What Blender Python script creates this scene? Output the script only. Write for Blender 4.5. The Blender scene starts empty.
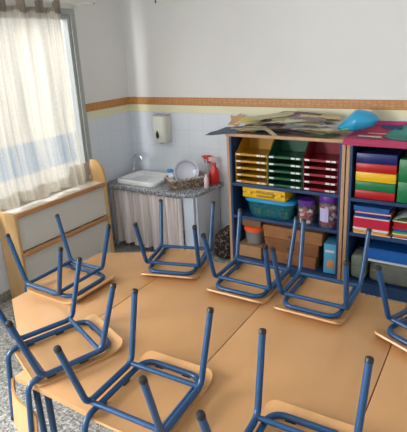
import bpy, bmesh, math, random
from mathutils import Vector, Matrix
rnd = random.Random(7)
C = bpy.context.scene.collection
PI = math.pi

# ---------------------------------------------------------------- camera
F_PX, CY = 467.64, 194.557
YAW, PITCH, ROLL = -0.573805, -0.302100, -0.051990
cd = bpy.data.cameras.new('camera'); cam = bpy.data.objects.new('camera', cd); C.objects.link(cam)
fw = Vector((math.sin(YAW)*math.cos(PITCH), math.cos(YAW)*math.cos(PITCH), math.sin(PITCH)))
r0 = Vector((math.cos(YAW), -math.sin(YAW), 0)); u0 = r0.cross(fw)
rr = math.cos(ROLL)*r0 + math.sin(ROLL)*u0; uu = -math.sin(ROLL)*r0 + math.cos(ROLL)*u0
m = Matrix((rr, uu, -fw)).transposed().to_4x4(); m.translation = (0, 0, 1.70)
cam.matrix_world = m
cd.sensor_fit = 'HORIZONTAL'; cd.sensor_width = 36; cd.lens = F_PX/407*36
cd.shift_x = 0; cd.shift_y = (CY-216)/407
cd.clip_start = .02
bpy.context.scene.camera = cam

# ---------------------------------------------------------------- world, light, exposure
sc = bpy.context.scene
sc.view_settings.view_transform = 'Standard'; sc.view_settings.look = 'None'
sc.view_settings.gamma = 1; sc.view_settings.use_curve_mapping = False
sc.view_settings.exposure = 0.2
w = bpy.data.worlds.new('sky'); sc.world = w; w.use_nodes = True
bg = w.node_tree.nodes['Background']; bg.inputs[0].default_value = (1, .98, .91, 1); bg.inputs[1].default_value = 1.2
def area(name, loc, rot, sx, sy, power, col):
    l = bpy.data.lights.new(name, 'AREA'); l.shape = 'RECTANGLE'; l.size = sx; l.size_y = sy; l.energy = power; l.color = col
    o = bpy.data.objects.new(name, l); C.objects.link(o); o.location = loc; o.rotation_euler = rot; return o
# overcast daylight outside the curtained window (left); other lamps fill through added, unseen windows
area('daylight_left', (-4.3, 1.75, 3.1), (0, -PI/2+.75, 0), 1.8, 3.4, 125, (1, .98, .94))
area('added_light_left_near', (-3.45, -1.1, 1.7), (0, -PI/2, 0), 1.5, 2.8, 430, (1, .985, .975))  # main room light, added outside an invented near-left window
area('added_fill_front', (-.6, -3.5, 1.7), (PI/2, 0, 0), 3.0, 1.6, 10, (.96, .98, 1))  # weak fill added behind the camera
area('added_fill_right', (3.5, .2, 1.7), (0, PI/2, 0), 1.6, 3.0, 3, (.93, .96, 1))  # weak fill added beyond the right wall

# ---------------------------------------------------------------- materials
def mat(name, col, rough=.5, metal=0, var=0, scale=8, trans=0, alpha=1, bump=0, coat=0, spec=None, stretch=None):
    M = bpy.data.materials.new(name); M.use_nodes = True
    nt = M.node_tree; b = nt.nodes['Principled BSDF']
    c = (*col, 1); b.inputs['Base Color'].default_value = c
    b.inputs['Roughness'].default_value = rough; b.inputs['Metallic'].default_value = metal
    if trans: b.inputs['Transmission Weight'].default_value = trans
    if alpha < 1: b.inputs['Alpha'].default_value = alpha
    if coat: b.inputs['Coat Weight'].default_value = coat
    if spec is not None: b.inputs['Specular IOR Level'].default_value = spec
    if var or bump:
        tc = nt.nodes.new('ShaderNodeTexCoord'); mp = nt.nodes.new('ShaderNodeMapping')
        nt.links.new(tc.outputs['Object'], mp.inputs[0])
        if stretch: mp.inputs['Scale'].default_value = stretch
        n = nt.nodes.new('ShaderNodeTexNoise'); n.inputs['Scale'].default_value = scale; n.inputs['Detail'].default_value = 4
        nt.links.new(mp.outputs[0], n.inputs['Vector'])
        if var:
            r = nt.nodes.new('ShaderNodeValToRGB')
            r.color_ramp.elements[0].position = .3; r.color_ramp.elements[1].position = .7
            r.color_ramp.elements[0].color = (*[max(0, x*(1-var)) for x in col], 1)
            r.color_ramp.elements[1].color = (*[min(1, x*(1+var)) for x in col], 1)
            nt.links.new(n.outputs['Fac'], r.inputs[0]); nt.links.new(r.outputs[0], b.inputs['Base Color'])
        if bump:
            bp = nt.nodes.new('ShaderNodeBump'); bp.inputs['Strength'].default_value = bump; bp.inputs['Distance'].default_value = .005
            nt.links.new(n.outputs['Fac'], bp.inputs['Height']); nt.links.new(bp.outputs[0], b.inputs['Normal'])
    return M
def srgb(r, g, b):
    f = lambda c: c/255/12.92 if c/255 <= .04045 else ((c/255+.055)/1.055)**2.4
    return (f(r), f(g), f(b))

def tile_mat(name, axis):
    M = mat(name, srgb(214, 222, 232), .22); nt = M.node_tree; b = nt.nodes['Principled BSDF']
    g = nt.nodes.new('ShaderNodeNewGeometry'); s = nt.nodes.new('ShaderNodeSeparateXYZ'); nt.links.new(g.outputs['Position'], s.inputs[0])
    c = nt.nodes.new('ShaderNodeCombineXYZ')
    a1 = nt.nodes.new('ShaderNodeMath'); a1.operation = 'ADD'; a1.inputs[1].default_value = 6.03 if axis == 0 else 3.1
    a2 = nt.nodes.new('ShaderNodeMath'); a2.operation = 'ADD'; a2.inputs[1].default_value = .02
    nt.links.new(s.outputs[axis], a1.inputs[0]); nt.links.new(s.outputs[2], a2.inputs[0])
    nt.links.new(a1.outputs[0], c.inputs[0]); nt.links.new(a2.outputs[0], c.inputs[1])
    t = nt.nodes.new('ShaderNodeTexBrick'); t.offset = 0; t.squash = 1
    t.inputs['Scale'].default_value = 1; t.inputs['Brick Width'].default_value = .15; t.inputs['Row Height'].default_value = .15
    t.inputs['Mortar Size'].default_value = .0022; t.inputs['Mortar Smooth'].default_value = .3
    t.inputs['Color1'].default_value = (*srgb(218, 224, 233), 1); t.inputs['Color2'].default_value = (*srgb(215, 222, 231), 1)
    t.inputs['Mortar'].default_value = (*srgb(205, 212, 221), 1)
    nt.links.new(c.outputs[0], t.inputs['Vector']); nt.links.new(t.outputs['Color'], b.inputs['Base Color'])
    bp = nt.nodes.new('ShaderNodeBump'); bp.inputs['Strength'].default_value = .15; bp.inputs['Distance'].default_value = .002; bp.invert = True
    nt.links.new(t.outputs['Fac'], bp.inputs['Height']); nt.links.new(bp.outputs[0], b.inputs['Normal'])
    return M
def border_mat(name, axis):
    M = mat(name, srgb(190, 120, 55), .45); nt = M.node_tree; b = nt.nodes['Principled BSDF']
    g = nt.nodes.new('ShaderNodeNewGeometry'); s = nt.nodes.new('ShaderNodeSeparateXYZ'); nt.links.new(g.outputs['Position'], s.inputs[0])
    c = nt.nodes.new('ShaderNodeCombineXYZ'); nt.links.new(s.outputs[axis], c.inputs[0]); nt.links.new(s.outputs[2], c.inputs[1])
    mp = nt.nodes.new('ShaderNodeMapping'); mp.inputs['Scale'].default_value = (16, 30, 1); nt.links.new(c.outputs[0], mp.inputs[0])
    v = nt.nodes.new('ShaderNodeTexVoronoi'); v.feature = 'F1'; v.inputs['Scale'].default_value = 1.6; v.inputs['Randomness'].default_value = .35
    nt.links.new(mp.outputs[0], v.inputs['Vector'])
    r = nt.nodes.new('ShaderNodeValToRGB'); e = r.color_ramp.elements
    e[0].position = .25; e[0].color = (*srgb(198, 146, 90), 1); e[1].position = .5; e[1].color = (*srgb(184, 126, 72), 1)
    nt.links.new(v.outputs['Distance'], r.inputs[0])
    # plain edge lines at the top and bottom of the strip
    w1 = nt.nodes.new('ShaderNodeMath'); w1.operation = 'SUBTRACT'; w1.inputs[1].default_value = 1.2775
    w2 = nt.nodes.new('ShaderNodeMath'); w2.operation = 'ABSOLUTE'
    w3 = nt.nodes.new('ShaderNodeMath'); w3.operation = 'GREATER_THAN'; w3.inputs[1].default_value = .024
    nt.links.new(s.outputs[2], w1.inputs[0]); nt.links.new(w1.outputs[0], w2.inputs[0]); nt.links.new(w2.outputs[0], w3.inputs[0])
    mx = nt.nodes.new('ShaderNodeMixRGB'); mx.inputs[2].default_value = (*srgb(184, 124, 68), 1)
    nt.links.new(w3.outputs[0], mx.inputs[0]); nt.links.new(r.outputs[0], mx.inputs[1]); nt.links.new(mx.outputs[0], b.inputs['Base Color'])
    return M
def terrazzo_mat():
    M = mat('terrazzo', (.3, .3, .3), .35); nt = M.node_tree; b = nt.nodes['Principled BSDF']
    g = nt.nodes.new('ShaderNodeNewGeometry')
    v = nt.nodes.new('ShaderNodeTexVoronoi'); v.inputs['Scale'].default_value = 95; nt.links.new(g.outputs['Position'], v.inputs['Vector'])
    s = nt.nodes.new('ShaderNodeSeparateXYZ'); nt.links.new(v.outputs['Color'], s.inputs[0])
    r = nt.nodes.new('ShaderNodeValToRGB'); r.color_ramp.interpolation = 'CONSTANT'; el = r.color_ramp.elements
    el[0].position = 0; el[0].color = (*srgb(122, 122, 118), 1); el[1].position = .2; el[1].color = (*srgb(168, 168, 162), 1)
    for p_, c_ in ((.5, (192, 192, 186)), (.72, (215, 215, 210)), (.88, (148, 146, 140))):
        q = el.new(p_); q.color = (*srgb(*c_), 1)
    nt.links.new(s.outputs[0], r.inputs[0])
    t = nt.nodes.new('ShaderNodeTexBrick'); t.offset = 0; t.inputs['Scale'].default_value = 1
    t.inputs['Brick Width'].default_value = .4; t.inputs['Row Height'].default_value = .4; t.inputs['Mortar Size'].default_value = .002
    ad = nt.nodes.new('ShaderNodeVectorMath'); ad.inputs[1].default_value = (8.05, 8.0, 0); nt.links.new(g.outputs['Position'], ad.inputs[0])
    nt.links.new(ad.outputs[0], t.inputs['Vector'])
    mx = nt.nodes.new('ShaderNodeMixRGB'); mx.inputs[2].default_value = (*srgb(105, 105, 100), 1)
    nt.links.new(t.outputs['Fac'], mx.inputs[0]); nt.links.new(r.outputs[0], mx.inputs[1]); nt.links.new(mx.outputs[0], b.inputs['Base Color'])
    return M
def speckle_mat(name, cols, scale, rough):
    M = mat(name, (.3, .3, .3), rough); nt = M.node_tree; b = nt.nodes['Principled BSDF']
    g = nt.nodes.new('ShaderNodeNewGeometry')
    v = nt.nodes.new('ShaderNodeTexVoronoi'); v.inputs['Scale'].default_value = scale; nt.links.new(g.outputs['Position'], v.inputs['Vector'])
    s = nt.nodes.new('ShaderNodeSeparateXYZ'); nt.links.new(v.outputs['Color'], s.inputs[0])
    r = nt.nodes.new('ShaderNodeValToRGB'); r.color_ramp.interpolation = 'CONSTANT'; el = r.color_ramp.elements
    el[0].position = 0; el[0].color = (*srgb(*cols[0]), 1); el[1].position = 1/len(cols); el[1].color = (*srgb(*cols[1]), 1)
    for i in range(2, len(cols)):
        q = el.new(i/len(cols)); q.color = (*srgb(*cols[i]), 1)
    nt.links.new(s.outputs[0], r.inputs[0]); nt.links.new(r.outputs[0], b.inputs['Base Color'])
    return M
def cloth_mat(name, col, see, translu):
    M = bpy.data.materials.new(name); M.use_nodes = True; nt = M.node_tree; nt.nodes.clear()
    o = nt.nodes.new('ShaderNodeOutputMaterial'); d = nt.nodes.new('ShaderNodeBsdfDiffuse'); t = nt.nodes.new('ShaderNodeBsdfTranslucent'); tr = nt.nodes.new('ShaderNodeBsdfTransparent')
    d.inputs[0].default_value = (*col, 1); t.inputs[0].default_value = (*col, 1)
    tc = nt.nodes.new('ShaderNodeTexCoord'); n = nt.nodes.new('ShaderNodeTexNoise'); n.inputs['Scale'].default_value = 160; n.inputs['Detail'].default_value = 3
    nt.links.new(tc.outputs['Object'], n.inputs['Vector'])
    mr = nt.nodes.new('ShaderNodeMapRange'); mr.inputs[1].default_value = .35; mr.inputs[2].default_value = .65; mr.inputs[3].default_value = max(0, see-.12); mr.inputs[4].default_value = see+.12
    nt.links.new(n.outputs['Fac'], mr.inputs[0])
    # fold shade painted as dark vertical streaks; a fold seen edge-on lets less through
    mp = nt.nodes.new('ShaderNodeMapping'); mp.inputs['Scale'].default_value = (1, 15, .35); nt.links.new(tc.outputs['Object'], mp.inputs[0])
    ns = nt.nodes.new('ShaderNodeTexNoise'); ns.inputs['Scale'].default_value = 1.6; ns.inputs['Detail'].default_value = 3; nt.links.new(mp.outputs[0], ns.inputs['Vector'])
    cr = nt.nodes.new('ShaderNodeValToRGB'); cr.color_ramp.elements[0].position = .32; cr.color_ramp.elements[1].position = .62
    cr.color_ramp.elements[0].color = (*[x*.5 for x in col], 1); cr.color_ramp.elements[1].color = (*col, 1)
    nt.links.new(ns.outputs['Fac'], cr.inputs[0]); nt.links.new(cr.outputs[0], d.inputs[0]); nt.links.new(cr.outputs[0], t.inputs[0])
    lw = nt.nodes.new('ShaderNodeLayerWeight'); lw.inputs[0].default_value = .5
    inv = nt.nodes.new('ShaderNodeMath'); inv.operation = 'SUBTRACT'; inv.inputs[0].default_value = 1.15; nt.links.new(lw.outputs['Facing'], inv.inputs[1])
    mu = nt.nodes.new('ShaderNodeMath'); mu.operation = 'MULTIPLY'; mu.use_clamp = True; nt.links.new(mr.outputs[0], mu.inputs[0]); nt.links.new(inv.outputs[0], mu.inputs[1])
    m1 = nt.nodes.new('ShaderNodeMixShader'); m1.inputs[0].default_value = translu
    m2 = nt.nodes.new('ShaderNodeMixShader'); nt.links.new(mu.outputs[0], m2.inputs[0])
    nt.links.new(d.outputs[0], m1.inputs[1]); nt.links.new(t.outputs[0], m1.inputs[2])
    nt.links.new(m1.outputs[0], m2.inputs[1]); nt.links.new(tr.outputs[0], m2.inputs[2]); nt.links.new(m2.outputs[0], o.inputs[0])
    return M
def clear_mat(name, col, see, rough=.1):
    M = bpy.data.materials.new(name); M.use_nodes = True; nt = M.node_tree; b = nt.nodes['Principled BSDF']
    b.inputs['Base Color'].default_value = (*col, 1); b.inputs['Roughness'].default_value = rough
    tr = nt.nodes.new('ShaderNodeBsdfTransparent'); tr.inputs[0].default_value = (*[.5+.5*x for x in col], 1)
    m2 = nt.nodes.new('ShaderNodeMixShader'); m2.inputs[0].default_value = see
    o = nt.nodes['Material Output']
    nt.links.new(b.outputs[0], m2.inputs[1]); nt.links.new(tr.outputs[0], m2.inputs[2]); nt.links.new(m2.outputs[0], o.inputs[0])
    return M

M = {}
M['wall'] = mat('wall_paint', srgb(226, 226, 224), .8, var=.015, scale=3, bump=.06)
M['ceil'] = mat('ceiling_paint', srgb(228, 228, 225), .9)
M['tile_b'] = tile_mat('tile_back', 0); M['tile_l'] = tile_mat('tile_left', 1)
M['orange_b'] = border_mat('border_back', 0); M['orange_l'] = border_mat('border_left', 1)
M['cream'] = mat('cream_strip', srgb(226, 222, 190), .4)
M['terrazzo'] = terrazzo_mat()
M['base'] = speckle_mat('baseboard_stone', [(120, 120, 116), (146, 146, 142), (100, 100, 98), (160, 160, 154)], 160, .4)
M['table'] = mat('table_laminate', srgb(204, 155, 105), .29, var=.035, scale=7, stretch=(1, .25, 1))
M['tedge'] = mat('table_edge', srgb(194, 142, 88), .45, var=.05, scale=30)
M['ply'] = mat('beech_ply', srgb(206, 156, 104), .38, var=.06, scale=18, stretch=(1, .15, 1))
M['beech'] = mat('beech_wood', srgb(205, 165, 112), .42, var=.08, scale=14, stretch=(1, 1, .15))
M['beechh'] = mat('beech_rail', srgb(190, 138, 92), .42, var=.08, scale=14, stretch=(1, .15, 1))
M['blue'] = mat('blue_enamel', srgb(21, 70, 114), .34, coat=.12)
M['bluesh'] = mat('shelf_blue', srgb(32, 62, 104), .45)
M['black'] = mat('black_rubber', (.012, .012, .014), .45)
M['cabwhite'] = mat('cabinet_white', srgb(216, 211, 202), .5)
M['cabgrey'] = mat('cabinet_back', srgb(176, 166, 154), .6)
M['frame'] = mat('window_frame', srgb(168, 172, 170), .4, metal=.2)
M['whitepl'] = mat('white_plastic', srgb(232, 232, 226), .35)
M['ceramic'] = mat('white_ceramic', srgb(235, 237, 238), .12, coat=.4)
M['chrome'] = mat('chrome', (.75, .76, .78), .12, metal=1)
M['curtain'] = cloth_mat('sheer_curtain', srgb(238, 230, 214), .26, .55)
M['tab'] = cloth_mat('curtain_tab', srgb(190, 178, 164), .15, .5)
M['glass'] = clear_mat('window_glass', (.95, .97, 1), .93, .02)
M['granite'] = speckle_mat('granite', [(70, 74, 84), (128, 132, 142), (168, 172, 182), (98, 102, 112), (196, 198, 204)], 170, .2)
M['counterwhite'] = mat('counter_side', srgb(200, 208, 222), .5)
M['skirt'] = mat('skirt_cloth', srgb(218, 208, 206), .85, var=.36, scale=5, stretch=(8, 1, .06))  # stretched variation: cloth stripes plus painted dark fold shade
M['floral'] = speckle_mat('dark_print', [(16, 14, 16), (20, 16, 18), (70, 34, 34), (24, 20, 22), (110, 100, 94), (36, 44, 30)], 75, .9)

# ---------------------------------------------------------------- mesh helpers
class MB:
    def __init__(s): s.v = []; s.f = []
    def add(s, vs, fs, mtx=None):
        n = len(s.v)
        s.v += [tuple(mtx @ Vector(p)) if mtx else tuple(p) for p in vs]
        s.f += [tuple(i+n for i in f) for f in fs]; return s
    def box(s, x0, x1, y0, y1, z0, z1, bev=0, seg=2, mtx=None):
        bm = bmesh.new(); bmesh.ops.create_cube(bm, size=1)
        for v in bm.verts:
            v.co = Vector(((x0+x1)/2+v.co.x*(x1-x0), (y0+y1)/2+v.co.y*(y1-y0), (z0+z1)/2+v.co.z*(z1-z0)))
        if bev: bmesh.ops.bevel(bm, geom=list(bm.edges), offset=bev, segments=seg, profile=.5, affect='EDGES')
        bm.verts.index_update(); s.add([v.co for v in bm.verts], [[v.index for v in f.verts] for f in bm.faces], mtx); bm.free(); return s
    def tube(s, pts, r, n=12, cap=True, closed=False, taper=None):
        pts = [Vector(p) for p in pts]; N = len(pts)
        T = []
        for i in range(N):
            a = pts[i-1] if (i or closed) else pts[0]; b = pts[(i+1) % N] if (i < N-1 or closed) else pts[-1]
            T.append((b-a).normalized())
        up = Vector((0, 0, 1)) if abs(T[0].z) < .9 else Vector((1, 0, 0))
        nv = (up - T[0]*up.dot(T[0])).normalized(); vs = []
        for i in range(N):
            nv = (nv - T[i]*nv.dot(T[i])).normalized(); bv = T[i].cross(nv)
            ri = r*(taper[i] if taper else 1)
            for k in range(n):
                a = 2*PI*k/n; vs.append(pts[i] + ri*(math.cos(a)*nv + math.sin(a)*bv))
        fs = []
        for i in range(N if closed else N-1):
            j = (i+1) % N
            for k in range(n):
                k2 = (k+1) % n; fs.append((i*n+k, i*n+k2, j*n+k2, j*n+k))
        if cap and not closed: fs.append(tuple(range(n-1, -1, -1))); fs.append(tuple((N-1)*n+k for k in range(n)))
        return s.add(vs, fs)
    def lathe(s, prof, n=28, mtx=None, sx=1, sy=1):
        vs = []; fs = []
        for r, z in prof:
            for k in range(n):
                a = 2*PI*k/n; vs.append((r*math.cos(a)*sx, r*math.sin(a)*sy, z))
        for i in range(len(prof)-1):
            for k in range(n):
                k2 = (k+1) % n; fs.append((i*n+k, i*n+k2, (i+1)*n+k2, (i+1)*n+k))
        if prof[0][0] > 0: fs.append(tuple(range(n-1, -1, -1)))
        if prof[-1][0] > 0: fs.append(tuple((len(prof)-1)*n+k for k in range(n)))
        return s.add(vs, fs, mtx)
    def prism(s, outline, z0, z1, bev=0, mtx=None):
        bm = bmesh.new(); n = len(outline)
        a = [bm.verts.new((x, y, z0)) for x, y in outline]; b = [bm.verts.new((x, y, z1)) for x, y in outline]
        bm.faces.new(a[::-1]); bm.faces.new(b)
        for i in range(n): bm.faces.new((a[i], a[(i+1) % n], b[(i+1) % n], b[i]))
        if bev:
            ed = [e for e in bm.edges if abs(e.verts[0].co.z-e.verts[1].co.z) < 1e-6]
            bmesh.ops.bevel(bm, geom=ed, offset=bev, segments=2, profile=.5, affect='EDGES')
        bm.verts.index_update(); s.add([v.co for v in bm.verts], [[v.index for v in f.verts] for f in bm.faces], mtx); bm.free(); return s
    def grid(s, fn, nu, nv, thick=0):
        """fn(u,v) -> point; optional thickness along local normal"""
        P = [[Vector(fn(i/nu, j/nv)) for j in range(nv+1)] for i in range(nu+1)]
        def nrm(i, j):
            a = P[min(i+1, nu)][j]-P[max(i-1, 0)][j]; b = P[i][min(j+1, nv)]-P[i][max(j-1, 0)]
            return a.cross(b).normalized()
        vs = [P[i][j] for i in range(nu+1) for j in range(nv+1)]; W = nv+1
        fs = [(i*W+j, (i+1)*W+j, (i+1)*W+j+1, i*W+j+1) for i in range(nu) for j in range(nv)]
        if thick:
            n0 = len(vs); vs += [P[i][j]-nrm(i, j)*thick for i in range(nu+1) for j in range(nv+1)]
            fs += [tuple(n0+k for k in f[::-1]) for f in fs[:]]
            rim = [(i, 0) for i in range(nu)]+[(nu, j) for j in range(nv)]+[(i, nv) for i in range(nu, 0, -1)]+[(0, j) for j in range(nv, 0, -1)]
            for k in range(len(rim)):
                a = rim[k]; b = rim[(k+1) % len(rim)]; ia = a[0]*W+a[1]; ib = b[0]*W+b[1]
                fs.append((ib, ia, ia+n0, ib+n0))
        return s.add(vs, fs)
    def mesh(s, name, m, smooth=True, ang=35):
        me = bpy.data.meshes.new(name); me.from_pydata(s.v, [], s.f); me.update()
        bm = bmesh.new(); bm.from_mesh(me); bmesh.ops.recalc_face_normals(bm, faces=bm.faces); bm.to_mesh(me); bm.free()
        if smooth: me.shade_smooth(); me.set_sharp_from_angle(angle=math.radians(ang))
        me.materials.append(m); return me
    def obj(s, name, m, parent=None, smooth=True, ang=35):
        return link(name, s.mesh(name, m, smooth, ang), parent)
def link(name, me, parent=None):
    o = bpy.data.objects.new(name, me); C.objects.link(o)
    if parent: o.parent = parent
    return o
def tag(o, label, cat, group=None, kind=None):
    o['label'] = label; o['category'] = cat
    if group: o['group'] = group
    if kind: o['kind'] = kind
    return o
def thing(name, label, cat, loc=(0, 0, 0), rz=0, group=None):
    o = bpy.data.objects.new(name, None); C.objects.link(o); o.location = loc; o.rotation_euler = (0, 0, rz)
    o.empty_display_size = .05
    return tag(o, label, cat, group)
def struct(o, label=None):
    o['kind'] = 'structure'
    if label: o['label'] = label
    return o
def fillet(pts, rads, n=6, closed=False):
    pts = [Vector(p) for p in pts]; out = []; N = len(pts)
    for i in range(N):
        r = rads[i] if isinstance(rads, (list, tuple)) else rads
        if (not closed and i in (0, N-1)) or r <= 0: out.append(pts[i]); continue
        a = (pts[i-1]-pts[i]); b = (pts[(i+1) % N]-pts[i]); la, lb = a.length, b.length; a.normalize(); b.normalize()
        th = a.angle(b); d = min(r/math.tan(th/2), la*.49, lb*.49); p0 = pts[i]+a*d; p1 = pts[i]+b*d
        for k in range(n+1):
            t = k/n; out.append((1-t)**2*p0+2*t*(1-t)*(pts[i]*.82+(p0+p1)/2*.18)+t*t*p1)
    return out
def rrect(x0, x1, y0, y1, r, n=5):
    rs = r if isinstance(r, (list, tuple)) else [r]*4; out = []
    for (cx, cy, a0), q in zip(((x1, y1, 0), (x0, y1, 90), (x0, y0, 180), (x1, y0, 270)), rs):
        sx = -1 if cx == x1 else 1; sy = -1 if cy == y1 else 1
        for k in range(n+1):
            a = math.radians(a0+90*k/n); out.append((cx+sx*q+q*math.cos(a), cy+sy*q+q*math.sin(a)))
    return out
def T(loc=(0, 0, 0), rx=0, ry=0, rz=0):
    return Matrix.Translation(loc) @ Matrix.Rotation(rz, 4, 'Z') @ Matrix.Rotation(ry, 4, 'Y') @ Matrix.Rotation(rx, 4, 'X')

# ---------------------------------------------------------------- room shell
XL, YB, XR, YF, H = -2.93, 3.35, 3.2, -3.2, 2.75
struct(MB().box(XL-.2, XR+.2, YF-.2, YB+.2, -.1, 0).obj('floor', M['terrazzo'], smooth=False))
struct(MB().box(XL-.2, XR+.2, YF-.2, YB+.2, H, H+.1).obj('ceiling', M['ceil'], smooth=False))
wb = struct(MB().box(XL, XR, YB, YB+.2, 0, H).obj('wall_back', M['wall'], smooth=False))
MB().box(XL, XR, YB-.006, YB, .0, 1.182).obj('tile_dado', M['tile_b'], wb, smooth=False)
MB().box(XL, XR, YB-.008, YB, 1.182, 1.245, .001).obj('cream_strip', M['cream'], wb, smooth=False)
MB().box(XL, XR, YB-.012, YB, 1.245, 1.31, .003).obj('orange_border', M['orange_b'], wb, smooth=False)
# left wall with its window opening
WY0, WY1, WZ0, WZ1 = .75, 2.745, .72, 2.0
def holed(name, x0, x1, along, a0, a1, w0, w1, z0, z1, w2=None, w3=None):
    b = MB()
    cells = [(a0, w0, 0, H), (w1, a1, 0, H), (w0, w1, 0, z0), (w0, w1, z1, H)]
    if w2 is not None: cells = [(a0, w2, 0, H), (w3, w0, 0, H), (w2, w3, 0, z0), (w2, w3, z1, H)] + cells[1:]
    for (p, q, lo, hi) in cells:
        if along == 'y': b.box(x0, x1, p, q, lo, hi)
        else: b.box(p, q, x0, x1, lo, hi)
    return struct(b.obj(name, M['wall'], smooth=False))
wl = holed('wall_left', XL-.075, XL, 'y', YF, YB, WY0, WY1, WZ0, WZ1, -2.4, .3)  # second opening is out of view, added to let light in
b = MB(); b.box(XL, XL+.006, YF, WY0-.04, 0, .80).box(XL, XL+.006, WY1+.04, YB-.006, 0, 1.182).box(XL, XL+.006, WY0-.04, WY1+.04, 0, WZ0-.03)
b.obj('tile_dado', M['tile_l'], wl, smooth=False)
MB().box(XL, XL+.008, WY1+.04, YB-.008, 1.182, 1.245, .001).obj('cream_strip', M['cream'], wl, smooth=False)
MB().box(XL, XL+.012, WY1+.04, YB-.012, 1.245, 1.31, .003).obj('orange_border', M['orange_l'], wl, smooth=False)
struct(MB().box(XL, XL+.014, YF, YB-.01, 0, .075, .002).obj('baseboard_left', M['base'], smooth=False))
struct(MB().box(XL+.014, XR, YB-.02, YB-.006, 0, .075, .002).obj('baseboard_back', M['base'], smooth=False))
def window(name, fx, along, w0, w1, z0, z1, inner, posts, t=.05):
    fr = MB()
    def bb(p, q, lo, hi, d0=0, d1=.06, bev=.004):
        if along == 'y': fr.box(fx+d0, fx+d1, p, q, lo, hi, bev)
        else: fr.box(p, q, fx+d0, fx+d1, lo, hi, bev)
    bb(w0, w0+t, z0, z1); bb(w1-t, w1, z0, z1); bb(w0+t, w1-t, z0, z0+t); bb(w0+t, w1-t, z1-t, z1)
    for p in posts: bb(p-t/2, p+t/2, z0+t, z1-t)
    o = struct(fr.obj(name, M['frame'], smooth=False))
    g = MB(); 
    if along == 'y': g.box(fx+.026, fx+.032, w0+t, w1-t, z0+t, z1-t)
    else: g.box(w0+t, w1-t, fx+.026, fx+.032, z0+t, z1-t)
    g.obj('window_pane', M['glass'], o, smooth=False)
    return o
w1_ = window('window_1', XL-.055, 'y', WY0, WY1, WZ0, WZ1, 0, (1.72,), .032)
a = MB(); q = .045
a.box(XL, XL+.016, WY1, WY1+q, WZ0-.03, WZ1+q, .003).box(XL, XL+.016, WY0-q, WY0, WZ0-.03, WZ1+q, .003).box(XL, XL+.016, WY0, WY1, WZ1, WZ1+q, .003)
a.obj('window_casing', M['frame'], w1_, smooth=False)
MB().box(XL, XL+.03, WY0-q, WY1+q, WZ0-.03, WZ0, .004).obj('window_sill', M['whitepl'], w1_, smooth=False)
window('added_window_4', XL-.065, 'y', -2.4, .3, WZ0, WZ1, 0, (-1.5, -.6))  # unseen window, added for the near-left lamp
holed('wall_front', YF-.2, YF, 'x', XL-.2, XR+.2, -2.1, .9, .95, 2.35)
window('added_window_2', YF-.1, 'x', -2.1, .9, .95, 2.35, 0, (-1.1, -.1))  # unseen window, added to bring in fill from behind the camera
holed('wall_right', XR, XR+.2, 'y', YF, YB, -1.3, 1.7, .95, 2.35)
window('added_window_3', XR+.05, 'y', -1.3, 1.7, .95, 2.35, 0, (-.3, .7))  # unseen window, added to bring in fill from the right

M['outblue'] = mat('outdoor_paint', srgb(110, 170, 226), .7)
struct(MB().box(-6.3, -6.0, -3, 9, 0, .42).obj('wall_outside', M['outblue'], smooth=False))
# ---------------------------------------------------------------- curtain and rod
ROD_X, ROD_Z = XL+.085, 2.085
rod = thing('curtain_rod', 'thin white curtain rod above the window on the left wall', 'curtain rod')
MB().tube([(ROD_X, .35, ROD_Z), (ROD_X, 2.93, ROD_Z)], .0055).obj('pole', M['whitepl'], rod)
MB().lathe([(0, 0), (.009, .002), (.011, .012), (.007, .024), (0, .028)], 14, T((ROD_X, 2.925, ROD_Z), rx=-PI/2)).obj('finial', M['chrome'], rod)
for y in (.45, 2.80):
    MB().box(XL, XL+.012, y-.014, y+.014, ROD_Z-.03, ROD_Z+.03, .003).box(XL+.008, ROD_X, y-.008, y+.008, ROD_Z-.016, ROD_Z-.006, .002).obj('bracket', M['whitepl'], rod)
cur = thing('curtain', 'sheer cream tab-top curtain drawn across the left wall window', 'curtain')
CY0, CY1 = .9, 2.585
def cur_x(y, z):
    k = (z-.7)/1.33
    f = math.sin(y*21)+.45*math.sin(y*47+1.3)+.3*math.sin(y*9+z*1.2)
    f += .35*math.sin(y*83+.6)
    return ROD_X-.004 + (.015+.013*(1-k))*f + .05*max(0, (1.25-z)/.55)**1.5
def cur_pt(u, v):
    y = CY0+(CY1-CY0)*u; z1 = 2.03-.010*math.cos((CY1-y)*2*PI/.155)
    zb = .702+.008*(1+math.sin(y*17))+.03*max(0, math.sin(y*15+.4))**3
    if y < 1.77: zb -= .06*min(1, (1.77-y)/.06)
    z = zb+(z1-zb)*v
    sh = .035*(1-v)*(u-.1)      # hangs slightly flared
    return (cur_x(y, z), y+sh, z)
MB().grid(cur_pt, 160, 40).obj('curtain_panel', M['curtain'], cur, ang=180)
MB().grid(lambda u, v: (cur_x(CY0+(CY1-CY0)*u, 2.03)+.003, CY0+(CY1-CY0)*u, cur_pt(u, 1)[2]-.026+.027*v), 120, 2).obj('heading_band', M['tab'], cur, ang=180)
y = CY1-.03
while y > 1.0:
    pts = []
    zt = ROD_Z
    def tab(u, v, y=y):
        yy = y-.03+.06*v
        if u < .42: return (ROD_X+.010, yy, 2.0+(zt-2.0)*u/.42)
        if u > .58: return (ROD_X-.010, yy, zt-(zt-2.0)*(u-.58)/.42)
        a = PI*(u-.42)/.16; return (ROD_X+.010*math.cos(a), yy, zt+.010*math.sin(a))
    MB().grid(tab, 24, 4).obj('tab_loop', M['tab'], cur, ang=60)
    y -= .155

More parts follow.
